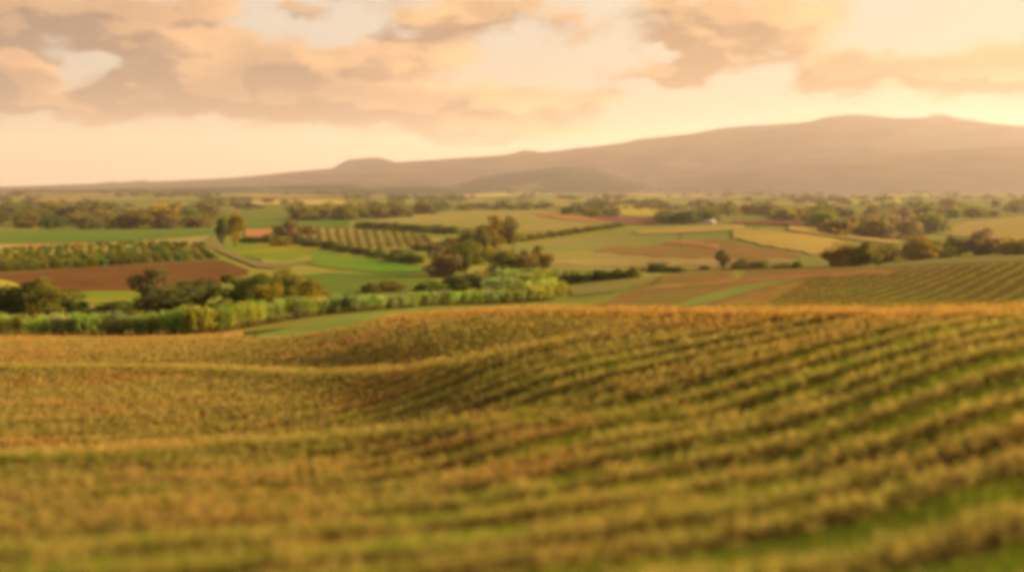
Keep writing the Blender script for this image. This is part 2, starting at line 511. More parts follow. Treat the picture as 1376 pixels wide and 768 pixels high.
# ------------------------------------------------------------------ fields draped over the ground
def field(name, lower, upper, mat, label=None, nx=60, ny=14, lift=1.0, ymin=0, wob=0.0, ymax=None, seed=1):
    lo = np.array(lower, float); up = np.array(upper, float)
    s = np.linspace(0, 1, nx)

    def along(P):
        c = np.r_[0, np.cumsum(np.hypot(*np.diff(P, axis=0).T))]; c /= c[-1]
        return np.interp(s, c, P[:, 0]), np.interp(s, c, P[:, 1])
    lx, ly = along(lo); ux, uy = along(up)
    if wob:
        rg = np.random.default_rng(seed)
        w1, w2 = wave(rg, 4, 5, 40), wave(rg, 4, 5, 40)
        ly = ly + wob * w1(s); uy = uy + wob * w2(s)
    # corners meet the ground, the sheet between them follows the ground
    L = np.array([hit(x, y, ymin, ymax) for x, y in zip(lx, ly)]); U = np.array([hit(x, y, ymin, ymax) for x, y in zip(ux, uy)])
    V = []
    for q in np.linspace(0, 1, ny):
        la, lb = L[:, 0] / L[:, 1], U[:, 0] / U[:, 1]
        a = la * (1 - q) + lb * q
        Y = np.exp(np.log(L[:, 1]) * (1 - q) + np.log(U[:, 1]) * q)
        X = a * Y
        V.append(np.stack([X, Y, ground_z(X, Y) + 0.02 + lift * 0.0007 * Y], 1))
    V = np.concatenate(V)
    idx = np.arange(ny * nx).reshape(ny, nx)
    F = np.stack([idx[:-1, :-1], idx[:-1, 1:], idx[1:, 1:], idx[1:, :-1]], -1).reshape(-1, 4)
    o = mesh_obj(name, V, F, mat, smooth=True)
    tag(o, label, None, None, 'structure')
    return o


M_RED = soil_mat('red_soil', (0.120, 0.052, 0.020), (0.175, 0.082, 0.032), .10, (1, .5, 1), cc=(0.15, 0.085, 0.028), ccscale=.04, lines=(5, 1.1, .55, (.10, .05, .018)))
M_MAROON = soil_mat('maroon_soil', (0.178, 0.083, 0.060), (0.226, 0.107, 0.065), .05)
M_TAN = soil_mat('tan_soil', (0.300, 0.215, 0.085), (0.370, 0.270, 0.100), .05, cc=(0.240, 0.235, 0.055), ccscale=.02)
M_ORANGE = soil_mat('orange_soil', (0.346, 0.160, 0.058), (0.384, 0.205, 0.077), .05)
M_GREEN = soil_mat('green_crop', (0.085, 0.165, 0.026), (0.125, 0.195, 0.034), .04, (1, .5, 1), cc=(.16, .19, .036), ccscale=.012, lines=(6, .25, .5, (.06, .11, .02)))
M_HILL = soil_mat('hill_pasture', (0.18, 0.235, 0.05), (0.25, 0.27, 0.06), .03, (.6, 1.6, 1), cc=(.29, .22, .075), ccscale=.012, lines=(9, 1.25, .35, (.15, .15, .04)))
M_FRESH = soil_mat('fresh_green_crop', (0.105, 0.225, 0.024), (0.15, 0.25, 0.03), .06, (1, .5, 1), cc=(.20, .24, .03), ccscale=.03, lines=(6, 1.2, .5, (.08, .15, .02)))
M_MINT = soil_mat('mint_grass', (0.15, 0.25, 0.055), (0.20, 0.27, 0.06), .2, cc=(.22, .24, .05), ccscale=.06)
M_LIME = soil_mat('lime_crop', (0.150, 0.213, 0.026), (0.207, 0.243, 0.028), .06, (1, .5, 1), cc=(0.314, 0.270, 0.028), ccscale=.03, lo=.48, hi=.62, lines=(5, .5, .45, (.10, .13, .02)))
M_PALEGREEN = soil_mat('pale_green_crop', (0.179, 0.211, 0.058), (0.230, 0.230, 0.064), .04, cc=(0.256, 0.218, 0.064), ccscale=.02)
M_YELLOW = soil_mat('yellow_crop', (0.375, 0.319, 0.044), (0.450, 0.362, 0.056), .03, cc=(0.275, 0.275, 0.050), ccscale=.02)
M_GOLD = soil_mat('golden_stubble', (0.440, 0.327, 0.081), (0.545, 0.380, 0.098), .04, (.5, 1.5, 1), cc=(0.352, 0.299, 0.087), ccscale=.02, lines=(9, 1.3, .4, (.17, .15, .045)))
M_OLIVE = soil_mat('olive_crop', (0.209, 0.227, 0.049), (0.300, 0.273, 0.066), .05, (.6, 1.6, 1), cc=(0.364, 0.273, 0.091), ccscale=.015, lines=(8, .9, .4, (.11, .12, .03)))
M_BROWN = soil_mat('brown_earth', (0.228, 0.139, 0.046), (0.297, 0.165, 0.056), .12, cc=(0.196, 0.165, 0.045), ccscale=.05)
M_FURROW = soil_mat('furrow_earth', (0.115, 0.095, 0.026), (0.15, 0.11, 0.032), .12, cc=(.12, .135, .026), ccscale=.04)
M_PATH = soil_mat('gravel_path', (0.24, 0.20, 0.13), (0.30, 0.25, 0.16), .3)
M_PATHGRASS = soil_mat('worn_grass', (0.17, 0.16, 0.055), (0.22, 0.19, 0.07), .2)

field('red_soil_field', [(-300, 380), (0, 376), (40, 385), (77, 392), (187, 392), (260, 386), (334, 369)], [(-300, 372), (0, 368), (100, 361), (234, 354), (300, 351), (334, 363)], M_RED, 'bare red soil field below the rows of bushes', nx=90)
field('shrub_field', [(-300, 371), (0, 366), (100, 360), (200, 354), (300, 349)], [(-300, 338), (0, 335), (100, 331), (200, 326), (275, 328)], M_OLIVE, nx=70, lift=1.3)
field('green_crop_field', [(-300, 330), (0, 327), (150, 325), (292, 315)], [(-300, 312), (0, 311), (150, 308), (292, 302)], M_GREEN, nx=70)
field('fallow_strip', [(-100, 337), (60, 333), (180, 329), (270, 327)], [(-100, 328), (60, 328), (180, 325), (285, 316)], M_TAN, nx=50, lift=.7)
field('bare_soil_patch', [(30, 337), (45, 339), (58, 337)], [(32, 331), (45, 330), (58, 333)], M_ORANGE, nx=20, lift=1.7)
field('yellow_corner_field', [(-200, 400), (0, 400), (10, 396), (28, 387)], [(-200, 378), (0, 376), (10, 377), (28, 384)], M_YELLOW, nx=20)
field('pasture', [(60, 410), (120, 408), (190, 406)], [(90, 395), (130, 391), (190, 391)], M_LIME, nx=30)
field('lime_crop_field', [(290, 334), (330, 346), (361, 351), (400, 350), (437, 339)], [(290, 331), (322, 327), (360, 327), (400, 329), (437, 335)], M_LIME, nx=60)
field('path', [(272, 329), (290, 337), (318, 349), (345, 360), (372, 362), (420, 352)], [(292, 316), (296, 331), (326, 346), (352, 354), (372, 355), (420, 348)], M_PATHGRASS, nx=60, lift=1.6)
field('bare_track_end', [(352, 355), (385, 357), (418, 352)], [(352, 350), (385, 352), (418, 346)], M_TAN, nx=20, lift=2.1)
field('bright_green_plot', [(415, 356), (453, 362), (510, 367), (566, 367)], [(418, 340), (440, 340), (490, 346), (566, 358)], M_FRESH, nx=40)
field('green_paddock', [(360, 404), (440, 398), (574, 393)], [(390, 372), (450, 367), (574, 370)], M_GREEN, nx=40)
field('vineyard_ground', [(396, 322), (440, 330), (487, 337), (560, 333), (592, 325)], [(396, 308), (480, 309), (530, 311), (592, 321)], M_TAN, nx=40)
field('pale_green_field', [(325, 306), (400, 306), (470, 305)], [(325, 295), (400, 294), (470, 296)], M_GREEN, nx=40)
field('orange_stubble_patch', [(330, 321), (355, 322), (370, 318)], [(330, 309), (355, 308), (372, 309)], M_ORANGE, nx=20)
field('broad_green_field', [(500, 299), (560, 303), (640, 308), (720, 318), (800, 308)], [(560, 287), (620, 284), (720, 283), (760, 286), (830, 301)], M_OLIVE, nx=70)
field('orange_soil_strip', [(722, 290), (760, 297), (800, 300)], [(722, 287), (760, 288), (815, 299)], M_ORANGE, nx=30, lift=2)
field('yellow_field', [(820, 289), (850, 291), (898, 292)], [(821, 276), (860, 275), (899, 276)], M_YELLOW, nx=30)
field('maroon_soil_field', [(798, 297), (840, 302), (880, 303)], [(798, 288), (840, 290), (880, 293)], M_MAROON, nx=30)
# patches on the middle hill
field('hill_grass', [(690, 340), (735, 364), (850, 366), (960, 362), (1110, 358), (1200, 347)], [(690, 331), (760, 320), (840, 312), (918, 304), (1010, 300), (1215, 326)], M_HILL, nx=110, ny=24, lift=.8)
field('hill_soil_band', [(735, 357), (850, 358), (960, 358), (1075, 352)], [(735, 345), (800, 338), (900, 337), (1075, 348)], M_TAN, nx=60, lift=1.5, wob=1.2)
field('hill_brown_band', [(800, 341), (880, 346), (985, 350), (1075, 347)], [(800, 336), (870, 332), (960, 322), (1075, 344)], M_BROWN, nx=60, lift=2.1, wob=1.0)
field('hill_gold_band', [(985, 322), (1040, 334), (1090, 343), (1118, 343)], [(985, 309), (1040, 312), (1100, 319), (1134, 327)], M_GOLD, nx=50, lift=2.6, wob=.8)
field('hill_orange_streak', [(900, 330), (940, 333), (965, 338)], [(895, 327), (930, 326), (968, 333)], M_ORANGE, nx=30, lift=3.2, wob=.6)
field('hill_red_rim', [(985, 303), (1070, 304), (1138, 311)], [(985, 299), (1060, 299), (1140, 308)], M_MAROON, nx=40, lift=2.6)
field('hill_gold_rim', [(1060, 312), (1130, 322), (1205, 331)], [(1060, 306), (1130, 312), (1212, 326)], M_GOLD, nx=40, lift=3.2)
field('hill_yellow_crop', [(860, 316), (940, 314), (1000, 310)], [(850, 312), (930, 305), (1000, 302)], M_GOLD, nx=40, lift=2.0)
# second hill on the right
field('brown_hill_field', [(800, 410), (880, 424), (1000, 425), (1200, 425), (1376, 424), (1700, 420)], [(884, 372), (918, 367), (1000, 363), (1200, 359), (1376, 350), (1700, 345)], M_BROWN, nx=120, ny=24, ymin=100)
field('furrowed_hill_field', [(955, 425), (1200, 425), (1376, 424), (1700, 420)], [(1088, 375), (1200, 365), (1376, 354), (1700, 346)], M_FURROW, nx=120, ny=24, lift=1.4, ymin=100)
field('green_hill_strip', [(890, 418), (955, 407), (1020, 389), (1072, 377)], [(930, 403), (980, 390), (1030, 380), (1076, 375)], M_MINT, nx=40, lift=1.9, ymin=100)
field('orange_hill_strip', [(860, 393), (940, 384), (1040, 377), (1200, 368)], [(870, 388), (950, 380), (1040, 374), (1200, 364)], M_ORANGE, nx=40, lift=1.9, wob=.6)
field('grass_verge', [(770, 398), (820, 393), (860, 384), (893, 369)], [(765, 385), (800, 376), (850, 373), (900, 368)], M_PALEGREEN, nx=30, lift=1.2)
field('pale_hill_verge', [(1180, 361), (1260, 357), (1376, 352), (1600, 350)], [(1195, 355), (1260, 349), (1376, 344), (1600, 342)], M_PALEGREEN, nx=40, lift=1.8)
field('right_pasture', [(1255, 313), (1320, 322), (1376, 336), (1600, 336)], [(1250, 308), (1300, 299), (1376, 290), (1600, 286)], M_GOLD, nx=40)
field('far_yellow_strip', [(1143, 276), (1180, 276), (1212, 274)], [(1144, 268), (1180, 266), (1208, 267)], M_YELLOW, nx=20)
field('mint_grass_strip', [(345, 456), (400, 453), (470, 441), (562, 418.5), (606, 411)], [(345, 451), (400, 438), (460, 425.5), (562, 413.5), (604, 409.5)], M_MINT, nx=60, lift=.6)
field('far_pale_field', [(330, 276), (420, 276), (470, 275)], [(340, 271), (420, 269), (470, 270)], M_GOLD, nx=30)
field('far_gold_strip', [(612, 266), (670, 265), (724, 262)], [(612, 263), (670, 260), (724, 257)], M_GOLD, nx=30)


# ------------------------------------------------------------------ mountains
def ridge_noise(x, y, rng_seed, octs=5, base=1.0):
    rg = np.random.default_rng(rng_seed)
    r = np.zeros_like(x)
    amp = 1.0
    for o in range(octs):
        for _ in range(3):
            an = rg.uniform(0, 6.28); k = base * 2 ** o * rg.uniform(.8, 1.25)
            r += amp / 3 * (1 - 2 * np.abs(np.sin(k * (x * math.cos(an) + y * math.sin(an)) + rg.uniform(0, 6.28))))
        amp *= .5
    return r


def mountain(name, profile, dist, depth, mat, seed, rough, na=420, nd=70):
    """a real ridge: crest at its distance with the photo's skyline, foot on the plain towards us, back slope behind"""
    P = np.array(profile, float)
    pa, pt = pix_at(P[:, 0], P[:, 1])
    a = np.linspace(pa[0], pa[-1], na)
    crest = np.interp(a, pa, pt) * dist
    ker = np.hanning(61); ker /= ker.sum()
    soft = np.convolve(np.pad(crest, 30, mode='edge'), ker, 'valid')
    q = np.linspace(0, 1.6, nd)               # 0 foot, 1 crest, beyond: back
    A, Qg = np.meshgrid(a, q, indexing='ij')
    Y = dist - depth * (1 - Qg)
    Xc = A * dist
    X = A * Y
    foot = ground_z(np.clip(X, -1e9, 1e9), np.minimum(Y, 8900)) - EYE - 6
    prof = np.where(Qg < 1, np.sin(np.clip(Qg, 0, 1) * math.pi / 2) ** 1.5, np.cos(np.clip(Qg - 1, 0, .6) * math.pi / 2 / .62))
    kq = np.clip((Qg - .82) / .14, 0, 1); kq = kq * kq * (3 - 2 * kq)
    Z = foot * (1 - prof) + (crest[:, None] * kq + soft[:, None] * (1 - kq)) * prof
    nzv = ridge_noise(Xc / 900.0, Y / 900.0, seed)
    Z = Z + rough * nzv * np.sin(np.clip(Qg, 0, 1) * math.pi) * np.maximum(crest[:, None] - foot, 0) 
    Z = np.where(Qg >= 1.59, -60, Z)
    V = np.stack([X, Y, Z + EYE], -1).reshape(-1, 3)
    idx = np.arange(na * nd).reshape(na, nd)
    F = np.stack([idx[:-1, :-1], idx[1:, :-1], idx[1:, 1:], idx[:-1, 1:]], -1).reshape(-1, 4)
    o = mesh_obj(name, V, F, mat, smooth=True)
    tag(o, None, None, None, 'structure')
    return o


M_MOUNT = soil_mat('mountain_scrub', (0.075, 0.056, 0.056), (0.125, 0.090, 0.075), .004, cc=(0.13, 0.11, 0.055), ccscale=.0016, lo=.52, hi=.66, fine=.02)
M_FOOT = soil_mat('foothill_woods', (0.028, 0.034, 0.024), (0.045, 0.045, 0.03), .006, cc=(0.14, 0.14, 0.04), ccscale=.003, lo=.56, hi=.66, fine=.03)
MAIN = [(-700, 244), (-300, 250), (-100, 253), (0, 252), (65, 249), (110, 249), (150, 244), (165, 245), (190, 242), (205, 244), (225, 244), (350, 237), (440, 230), (452, 223), (468, 215), (490, 212.5), (508, 212), (522, 215), (540, 222), (580, 219), (606, 217), (618, 214), (630, 216), (688, 207), (703, 202), (718, 203), (733, 206), (778, 198), (818, 197), (858, 187), (923, 181), (968, 173), (998, 170), (1040, 167), (1088, 164), (1103, 159), (1118, 157), (1145, 155), (1168, 156), (1195, 160), (1213, 162), (1243, 161), (1255, 155.5), (1265, 155), (1288, 160), (1330, 166), (1376, 170), (1500, 178), (1800, 196), (2200, 215)]
mountain('mountain_range', MAIN, 7600, 3300, M_MOUNT, 3, .10)
mountain('foothills', [(560, 262), (610, 250), (640, 240), (680, 233), (738, 226), (770, 224), (795, 226), (823, 235), (850, 243), (900, 252), (960, 262)], 5200, 1300, M_FOOT, 5, .08, 160, 40)
mountain('lower_slopes', [(820, 262), (880, 240), (960, 226), (1040, 213), (1130, 207), (1240, 202), (1376, 196), (1600, 198), (1900, 215), (2100, 240)], 5900, 2300, M_MOUNT, 8, .10, 240, 50)
mountain('plain_ridge', [(-600, 258), (-200, 257), (0, 256), (150, 254), (300, 252), (460, 247), (560, 249), (640, 254), (720, 262)], 4800, 1500, M_FOOT, 11, .03, 240, 40)

# ------------------------------------------------------------------ haze
HZ = (-16000, 16000, -60, 13000, EYE - 140, EYE + 720)


def haze():
    x0, x1, y0, y1, z0, z1 = HZ
    V = [(x, y, z) for z in (z0, z1) for y in (y0, y1) for x in (x0, x1)]
    F = [(0, 2, 3, 1), (4, 5, 7, 6), (0, 1, 5, 4), (2, 6, 7, 3), (0, 4, 6, 2), (1, 3, 7, 5)]
    m = bpy.data.materials.new('evening_haze'); m.use_nodes = True
    g = NT(m.node_tree); out = g.node('ShaderNodeOutputMaterial')
    v = g.node('ShaderNodeVolumePrincipled')
    v.inputs['Color'].default_value = (0.93, 0.84, 0.86, 1)
    v.inputs['Density'].default_value = 0.000042
    v.inputs['Anisotropy'].default_value = 0.28
    g.l.new(v.outputs[0], out.inputs['Volume'])
    o = mesh_obj('haze', V, F, m)
    tag(o, 'thin golden evening haze over the valley', None, None, 'stuff')


haze()


# ------------------------------------------------------------------ trees
M_BARK = soil_mat('bark', (0.10, 0.07, 0.045), (0.16, 0.12, 0.08), 6.0, fine=12)
M_TREE = leaf_mat('tree_leaves', (0.55, 0.60, 0.55), (1.15, 1.1, 0.9), .3, use_obj=True)


def crown(seed, n, kind, leaf):
    """unit crown: width 1, height 1, standing on z = 0"""
    rg = np.random.default_rng(seed)
    z0 = {'round': .05, 'tall': .03, 'bush': .0}[kind]
    nc = {'round': 34, 'tall': 26, 'bush': 26}[kind]
    c = []
    while len(c) < nc:
        p = rg.uniform(-1, 1, 3); r = np.linalg.norm(p)
        if .35 < r < 1:
            c.append(p)
    c = np.array(c)
    if kind == 'tall':
        c[:, :2] *= (1 - .45 * np.clip(c[:, 2:3], -1, 1) ** 2)
    if kind == 'bush':
        c[:, 2] = np.abs(c[:, 2]) * 1.6 - .75
    c[:, :2] *= .40 * (1 + .16 * rg.normal(size=(nc, 1)))
    c[:, :2] += rg.normal(size=2) * .03
    zc = (1 + z0) / 2
    c[:, 2] = zc + c[:, 2] * (1 - z0) * .40
    if kind != 'tall':
        low = rg.uniform(size=nc) < .3
        c[low, 2] = rg.uniform(.08, .28, low.sum())
    cr = rg.uniform(.08, .17, nc)
    k = rg.integers(0, nc, n)
    d = unit(rg.normal(size=(n, 3)))
    rr = cr[k] * rg.uniform(.55, 1.08, n)
    p = c[k] + d * rr[:, None] * np.array([1, 1, .85])
    p[:, 2] = np.clip(p[:, 2], .005, 1.0)
    L = leaf * rg.uniform(.6, 1.35, n)
    dd = unit(d + rg.normal(size=(n, 3)) * .7)
    v, f = blades(p, dd, L, L * .7, rg)
    ct = rg.uniform(0, 1, nc)
    tint = np.clip(.55 * ct[k] + .45 * rg.uniform(0, 1, n), 0, 1)
    return v, f, np.repeat(tint, 4)


def trunk(seed, kind):
    rg = np.random.default_rng(seed)
    parts = []
    top = .55
    b = np.array([(0, 0, -.03), (rg.normal() * .01, 0, .15), (rg.normal() * .02, rg.normal() * .02, .35), (rg.normal() * .03, rg.normal() * .03, top + .2)])
    parts.append(tube(b, [.045, .032, .025, .008]))
    for _ in range(6):
        z = rg.uniform(.18, .5); an = rg.uniform(0, 6.28); r = rg.uniform(.18, .32)
        parts.append(tube([(0, 0, z), (math.cos(an) * r * .5, math.sin(an) * r * .5, z + .12), (math.cos(an) * r, math.sin(an) * r, z + .28)], [.018, .012, .004], 5))
    return join(parts)


PROTO = {}


def proto(kind, det):
    key = (kind, det)
    if key not in PROTO:
        lst = []
        nv = 4 if kind != 'tall' else 3
        for s in range(nv):
            n, leaf = {2: (6500, .046), 1: (1800, .085), 0: (520, .15)}[det]
            v, f, t = crown(100 + s * 17 + det * 5 + len(kind), n, kind, leaf)
            c = mesh_obj('crown', v, f, M_TREE, tint=t)
            tk = None
            if det > 0:
                tv, tf = trunk(300 + s, kind)
                tk = mesh_obj('trunk', tv, tf, M_BARK, smooth=True)
            lst.append((c, tk))
        PROTO[key] = lst
        for c, tk in lst:
            COL.objects.unlink(c)
            if tk: COL.objects.unlink(tk)
    return PROTO[key]


CK = {'dark': (.048, .088, .022), 'deep': (.028, .058, .020), 'green': (.08, .135, .028), 'olive': (.125, .125, .027), 'gold': (.22, .165, .022),
      'yellow': (.30, .235, .022), 'brown': (.135, .118, .034), 'grey': (.085, .105, .050), 'rust': (.18, .095, .033), 'lime': (.14, .16, .022), 'taupe': (.15, .115, .07)}
NT_ = [0]


def tree(name, px, row, w, h, col, label, cat='tree', kind='round', group=None, det=2, ymin=0, loc=None, jit=.12, pos=None):
    """w, h: size in photo pixels at the place where photo point (px,row) meets the ground; pos: a ground place with size in metres"""
    if pos is None:
        X, Y, Z = hit(px, row, ymin)
        w, h = w * Y / FPX, h * Y / FPX
    else:
        X, Y = pos; Z = float(ground_z(X, Y))
    NT_[0] += 1
    c0, t0 = proto(kind, det)[NT_[0] % len(proto(kind, det))]
    col = 1.4 * np.array(CK[col]) * (1 + jit * RNG.normal()) * (1 + .5 * jit * RNG.normal(size=3))
    rz = float(RNG.uniform(0, 6.28))
    Z -= .02 * h if kind == 'bush' else 0
    if det == 0:
        o = c0.copy(); o.name = name; COL.objects.link(o)
        o.location = (X, Y, Z); o.scale = (w * 1.02, w * 1.02, h * 1.02); o.rotation_euler = (0, 0, rz)
        o.color = (*np.clip(col, 0, 1), 1)
        return tag(o, label, cat, group)
    r = empty(name, (X, Y, Z)); tag(r, label, cat, group)
    for src, nm in ((c0, 'foliage' if kind == 'bush' else 'crown'), (t0, 'stems' if kind == 'bush' else 'trunk')):
        if src is None: continue
        o = src.copy(); o.name = nm; COL.objects.link(o); o.parent = r
        o.scale = (w * 1.24, w * 1.24, h * 1.12 if nm not in ('stems',) else h * .8); o.rotation_euler = (0, 0, rz)
        if nm in ('crown', 'foliage'): o.color = (*np.clip(col, 0, 1), 1)
    return r


T = tree
# left, behind the cane hedge
T('tree', -60, 425, 90, 52, 'dark', 'dark tree beside the olive tree, half cut off by the left edge', det=2)
T('tree', 14, 426, 58, 52, 'deep', 'dark green round tree at the left edge behind the cane hedge')
T('tree', 54, 425, 60, 50, 'olive', 'olive golden tree next to the dark tree at the left edge')
T('bush', 95, 420, 44, 28, 'deep', 'small dark round bush between the olive tree and the green pasture', 'bush', 'bush')
T('bush', 150, 421, 66, 17, 'green', 'low wide green bush in front of the pasture behind the cane hedge', 'bush', 'bush')
T('bush', 172, 424, 30, 18, 'lime', 'small yellow green bush left of the big grey green tree', 'bush', 'bush')
T('tree', 222, 428, 84, 64, 'grey', 'big grey green tree overlapping the red soil field')
T('bush', 207, 430, 26, 26, 'gold', 'golden bush at the foot of the big grey green tree', 'bush', 'bush')
T('tree', 274, 425, 50, 46, 'deep', 'dark green tree between the big grey green tree and the round tree')
T('tree', 333, 421, 68, 60, 'dark', 'dark rounded tree with a gold lit right side behind the hedge')
T('tree', 358, 419, 42, 50, 'gold', 'golden tree touching the right side of the dark rounded tree')
T('tree', 382, 415, 48, 52, 'olive', 'olive brown tree, second from the right end of the left tree group')
T('bush', 412, 411, 52, 40, 'gold', 'low golden tree at the right end of the left tree group', 'tree', 'bush')
T('bush', 300, 422, 26, 22, 'gold', 'small golden bush left of the dark rounded tree', 'bush', 'bush')
# poplars and shrubs by the path
T('poplar', 300, 331, 18, 38, 'dark', 'narrow dark green tree beside the golden tall tree by the path', 'tree', 'tall')
T('poplar', 316, 332, 23, 44, 'gold', 'tall narrow golden tree by the end of the path', 'tree', 'tall')
T('tree', 390, 318, 20, 20, 'rust', 'small rust orange tree above the dark hedge')
T('tree', 374, 318, 16, 18, 'olive', 'small olive tree left of the rust orange tree')
T('bush', 336, 327, 26, 12, 'dark', 'dark low shrub right of the tall golden tree', 'bush', 'bush')
T('bush', 360, 327, 24, 16, 'dark', 'dark shrub below the orange stubble patch', 'bush', 'bush')
T('bush', 415, 316, 22, 14, 'rust', 'rust coloured bush at the left end of the vineyard', 'bush', 'bush')
T('bush', 377, 331, 26, 15, 'gold', 'golden bush on the upper edge of the lime coloured plot', 'bush', 'bush')
for i, (x, y, w, h) in enumerate([(398, 329, 30, 15), (420, 332, 30, 14), (442, 336, 30, 13), (464, 339, 28, 13), (486, 342, 28, 13), (508, 346, 28, 15), (530, 350, 30, 16), (552, 354, 32, 17)]):
    T('hedge_shrub', x, y, w, h, 'dark' if i % 2 else 'deep', 'dark green shrub in the hedge line below the small vineyard', 'shrub', 'bush', 'hedge below the vineyard')
# middle clump
T('tree', 590, 372, 44, 40, 'taupe', 'grey brown round tree at the left of the middle tree clump')
T('tree', 603, 352, 22, 32, 'olive', 'slim olive tree standing behind the grey brown round tree')
T('tree', 628, 356, 36, 30, 'lime', 'yellow green tree in the middle of the tree clump')
T('tree', 650, 354, 30, 26, 'yellow', 'bright yellow tree standing out in the middle tree clump')
T('bush', 617, 330, 30, 16, 'rust', 'rust red bush above the bright yellow tree', 'bush', 'bush')
T('tree', 618, 366, 30, 34, 'dark', 'dark green tree right of the grey brown round tree')
T('tree', 672, 372, 40, 34, 'olive', 'olive tree left of the brown gold pair at the clump edge')
T('tree', 702, 371, 44, 38, 'brown', 'wide brown olive tree near the right end of the middle clump')
T('tree', 724, 368, 28, 36, 'brown', 'brown gold tree at the right end of the middle clump')
T('bush', 580, 392, 36, 20, 'green', 'green shrub at the left foot of the middle clump', 'bush', 'bush')
T('bush', 606, 391, 44, 24, 'dark', 'dark green shrub below the grey brown round tree', 'bush', 'bush')
T('bush', 636, 388, 40, 26, 'deep', 'deep green shrub below the yellow tree', 'bush', 'bush')
T('bush', 662, 384, 36, 24, 'brown', 'brown shrub behind the cane block', 'bush', 'bush')
T('bush', 525, 392, 36, 20, 'brown', 'brown gold shrub standing alone in the green paddock', 'bush', 'bush')
T('bush', 500, 394, 26, 16, 'olive', 'olive shrub left of the brown gold shrub in the paddock', 'bush', 'bush')
T('bush', 545, 352, 40, 14, 'green', 'green shrub between the vineyard hedge and the bright green plot', 'bush', 'bush')
T('bush', 562, 336, 24, 12, 'yellow', 'yellow bush at the right end of the vineyard', 'bush', 'bush')
T('bush', 590, 337, 30, 14, 'lime', 'lime bush next to the yellow bush by the vineyard', 'bush', 'bush')
# behind the vineyard
for i in range(9):
    x = 486 + i * 15
    T('hedge_shrub', x, 307 + i * .9, 24, 11, 'dark' if i % 3 else 'green', 'dark shrub in the field hedge behind the small vineyard', 'shrub', 'bush', 'hedge behind the vineyard', det=1)
T('tree', 640, 335, 40, 34, 'olive', 'olive tree left of the golden green tree behind the yellow tree')
T('tree', 662, 334, 32, 42, 'gold', 'golden green tree behind the bright yellow tree')
T('tree', 684, 328, 30, 36, 'brown', 'dark brown tree at the left foot of the middle hill')
for i in range(11):
    x = 700 + i * 13
    T('hedge_shrub', x, 325 - i * 2.0, 18, 10 - i * .3, 'brown' if i % 2 else 'olive', 'brown olive shrub in the hedge along the top left of the middle hill', 'shrub', 'bush', 'hedge on the middle hill', det=1)
# foot of the middle hill
for i in range(9):
    x = 748 + i * 10.5
    T('hedge_shrub', x, 383 - i * .9, 17, 18, ('dark', 'green', 'deep')[i % 3], 'rounded green shrub in the hedge right of the yellow cane', 'shrub', 'bush', 'hedge at the foot of the middle hill')
T('bush', 852, 374, 24, 18, 'lime', 'yellow green round bush at the end of the hedge row', 'bush', 'bush')
T('bush', 884, 366, 34, 16, 'deep', 'dark green bush on the left tip of the second hill', 'bush', 'bush')
T('bush', 906, 366, 30, 10, 'deep', 'flat dark bush right of the dark green bush on the hill tip', 'bush', 'bush')
T('tree', 972, 362, 17, 26, 'olive', 'slim dark olive tree standing alone on the hill crest', 'tree', 'tall')
T('bush', 996, 361, 30, 15, 'gold', 'golden bush right of the slim tree on the hill crest', 'bush', 'bush')
T('bush', 1022, 361, 24, 14, 'olive', 'olive bush right of the golden bush on the hill crest', 'bush', 'bush')
T('bush', 1056, 360, 36, 7, 'olive', 'low flat bush on the hill crest', 'bush', 'bush')
T('bush', 1070, 360, 14, 12, 'green', 'tiny green bush on the hill crest near the low flat bush', 'bush', 'bush')
T('bush', 948, 362, 14, 6, 'green', 'tiny low bush left of the slim tree on the hill crest', 'bush', 'bush')
# trees on the second hill
T('tree', 1130, 358, 40, 36, 'gold', 'leftmost tree of the group on the second hill', kind='bush')
T('tree', 1156, 357, 44, 42, 'olive', 'tallest tree of the group on the second hill', kind='bush')
T('tree', 1188, 354, 38, 32, 'olive', 'small tree between the tallest tree and the wide tree on the second hill', kind='bush')
T('tree', 1226, 350, 56, 36, 'gold', 'wide dark tree right of the small tree on the second hill', kind='bush')
T('tree', 1252, 348, 44, 30, 'olive', 'low tree leaning against the wide dark tree on the second hill', kind='bush')
T('tree', 1290, 343, 38, 32, 'brown', 'hazy brown tree right of the wide dark tree on the second hill', kind='bush')
T('tree', 1316, 342, 40, 40, 'taupe', 'taller hazy brown tree near the right edge', kind='bush')
T('bush', 1340, 341, 30, 16, 'gold', 'golden bush left of the dark tree at the right edge', 'bush', 'bush')
T('tree', 1366, 342, 49, 26, 'gold', 'dark low tree at the right edge on the second hill', kind='bush')
T('tree', 1420, 341, 49, 34, 'olive', 'tree beyond the right edge of the second hill', kind='bush')

# ------------------------------------------------------------------ tree belts far off
rb = np.random.default_rng(21)


def belt(x0, x1, r0, r1, n, wh, cols, label, group, det=0):
    for i in range(n):
        u = rb.uniform(); x = x0 + (x1 - x0) * u
        row = r0 + (r1 - r0) * rb.uniform()
        k = (row - 262) / 30 + .35
        w = rb.uniform(*wh) * k; h = w * rb.uniform(.45, .75)
        T('tree', x, row, w, h, cols[int(rb.integers(len(cols)))], label, 'tree', 'round' if rb.uniform() < .3 else 'bush', group, det=det)


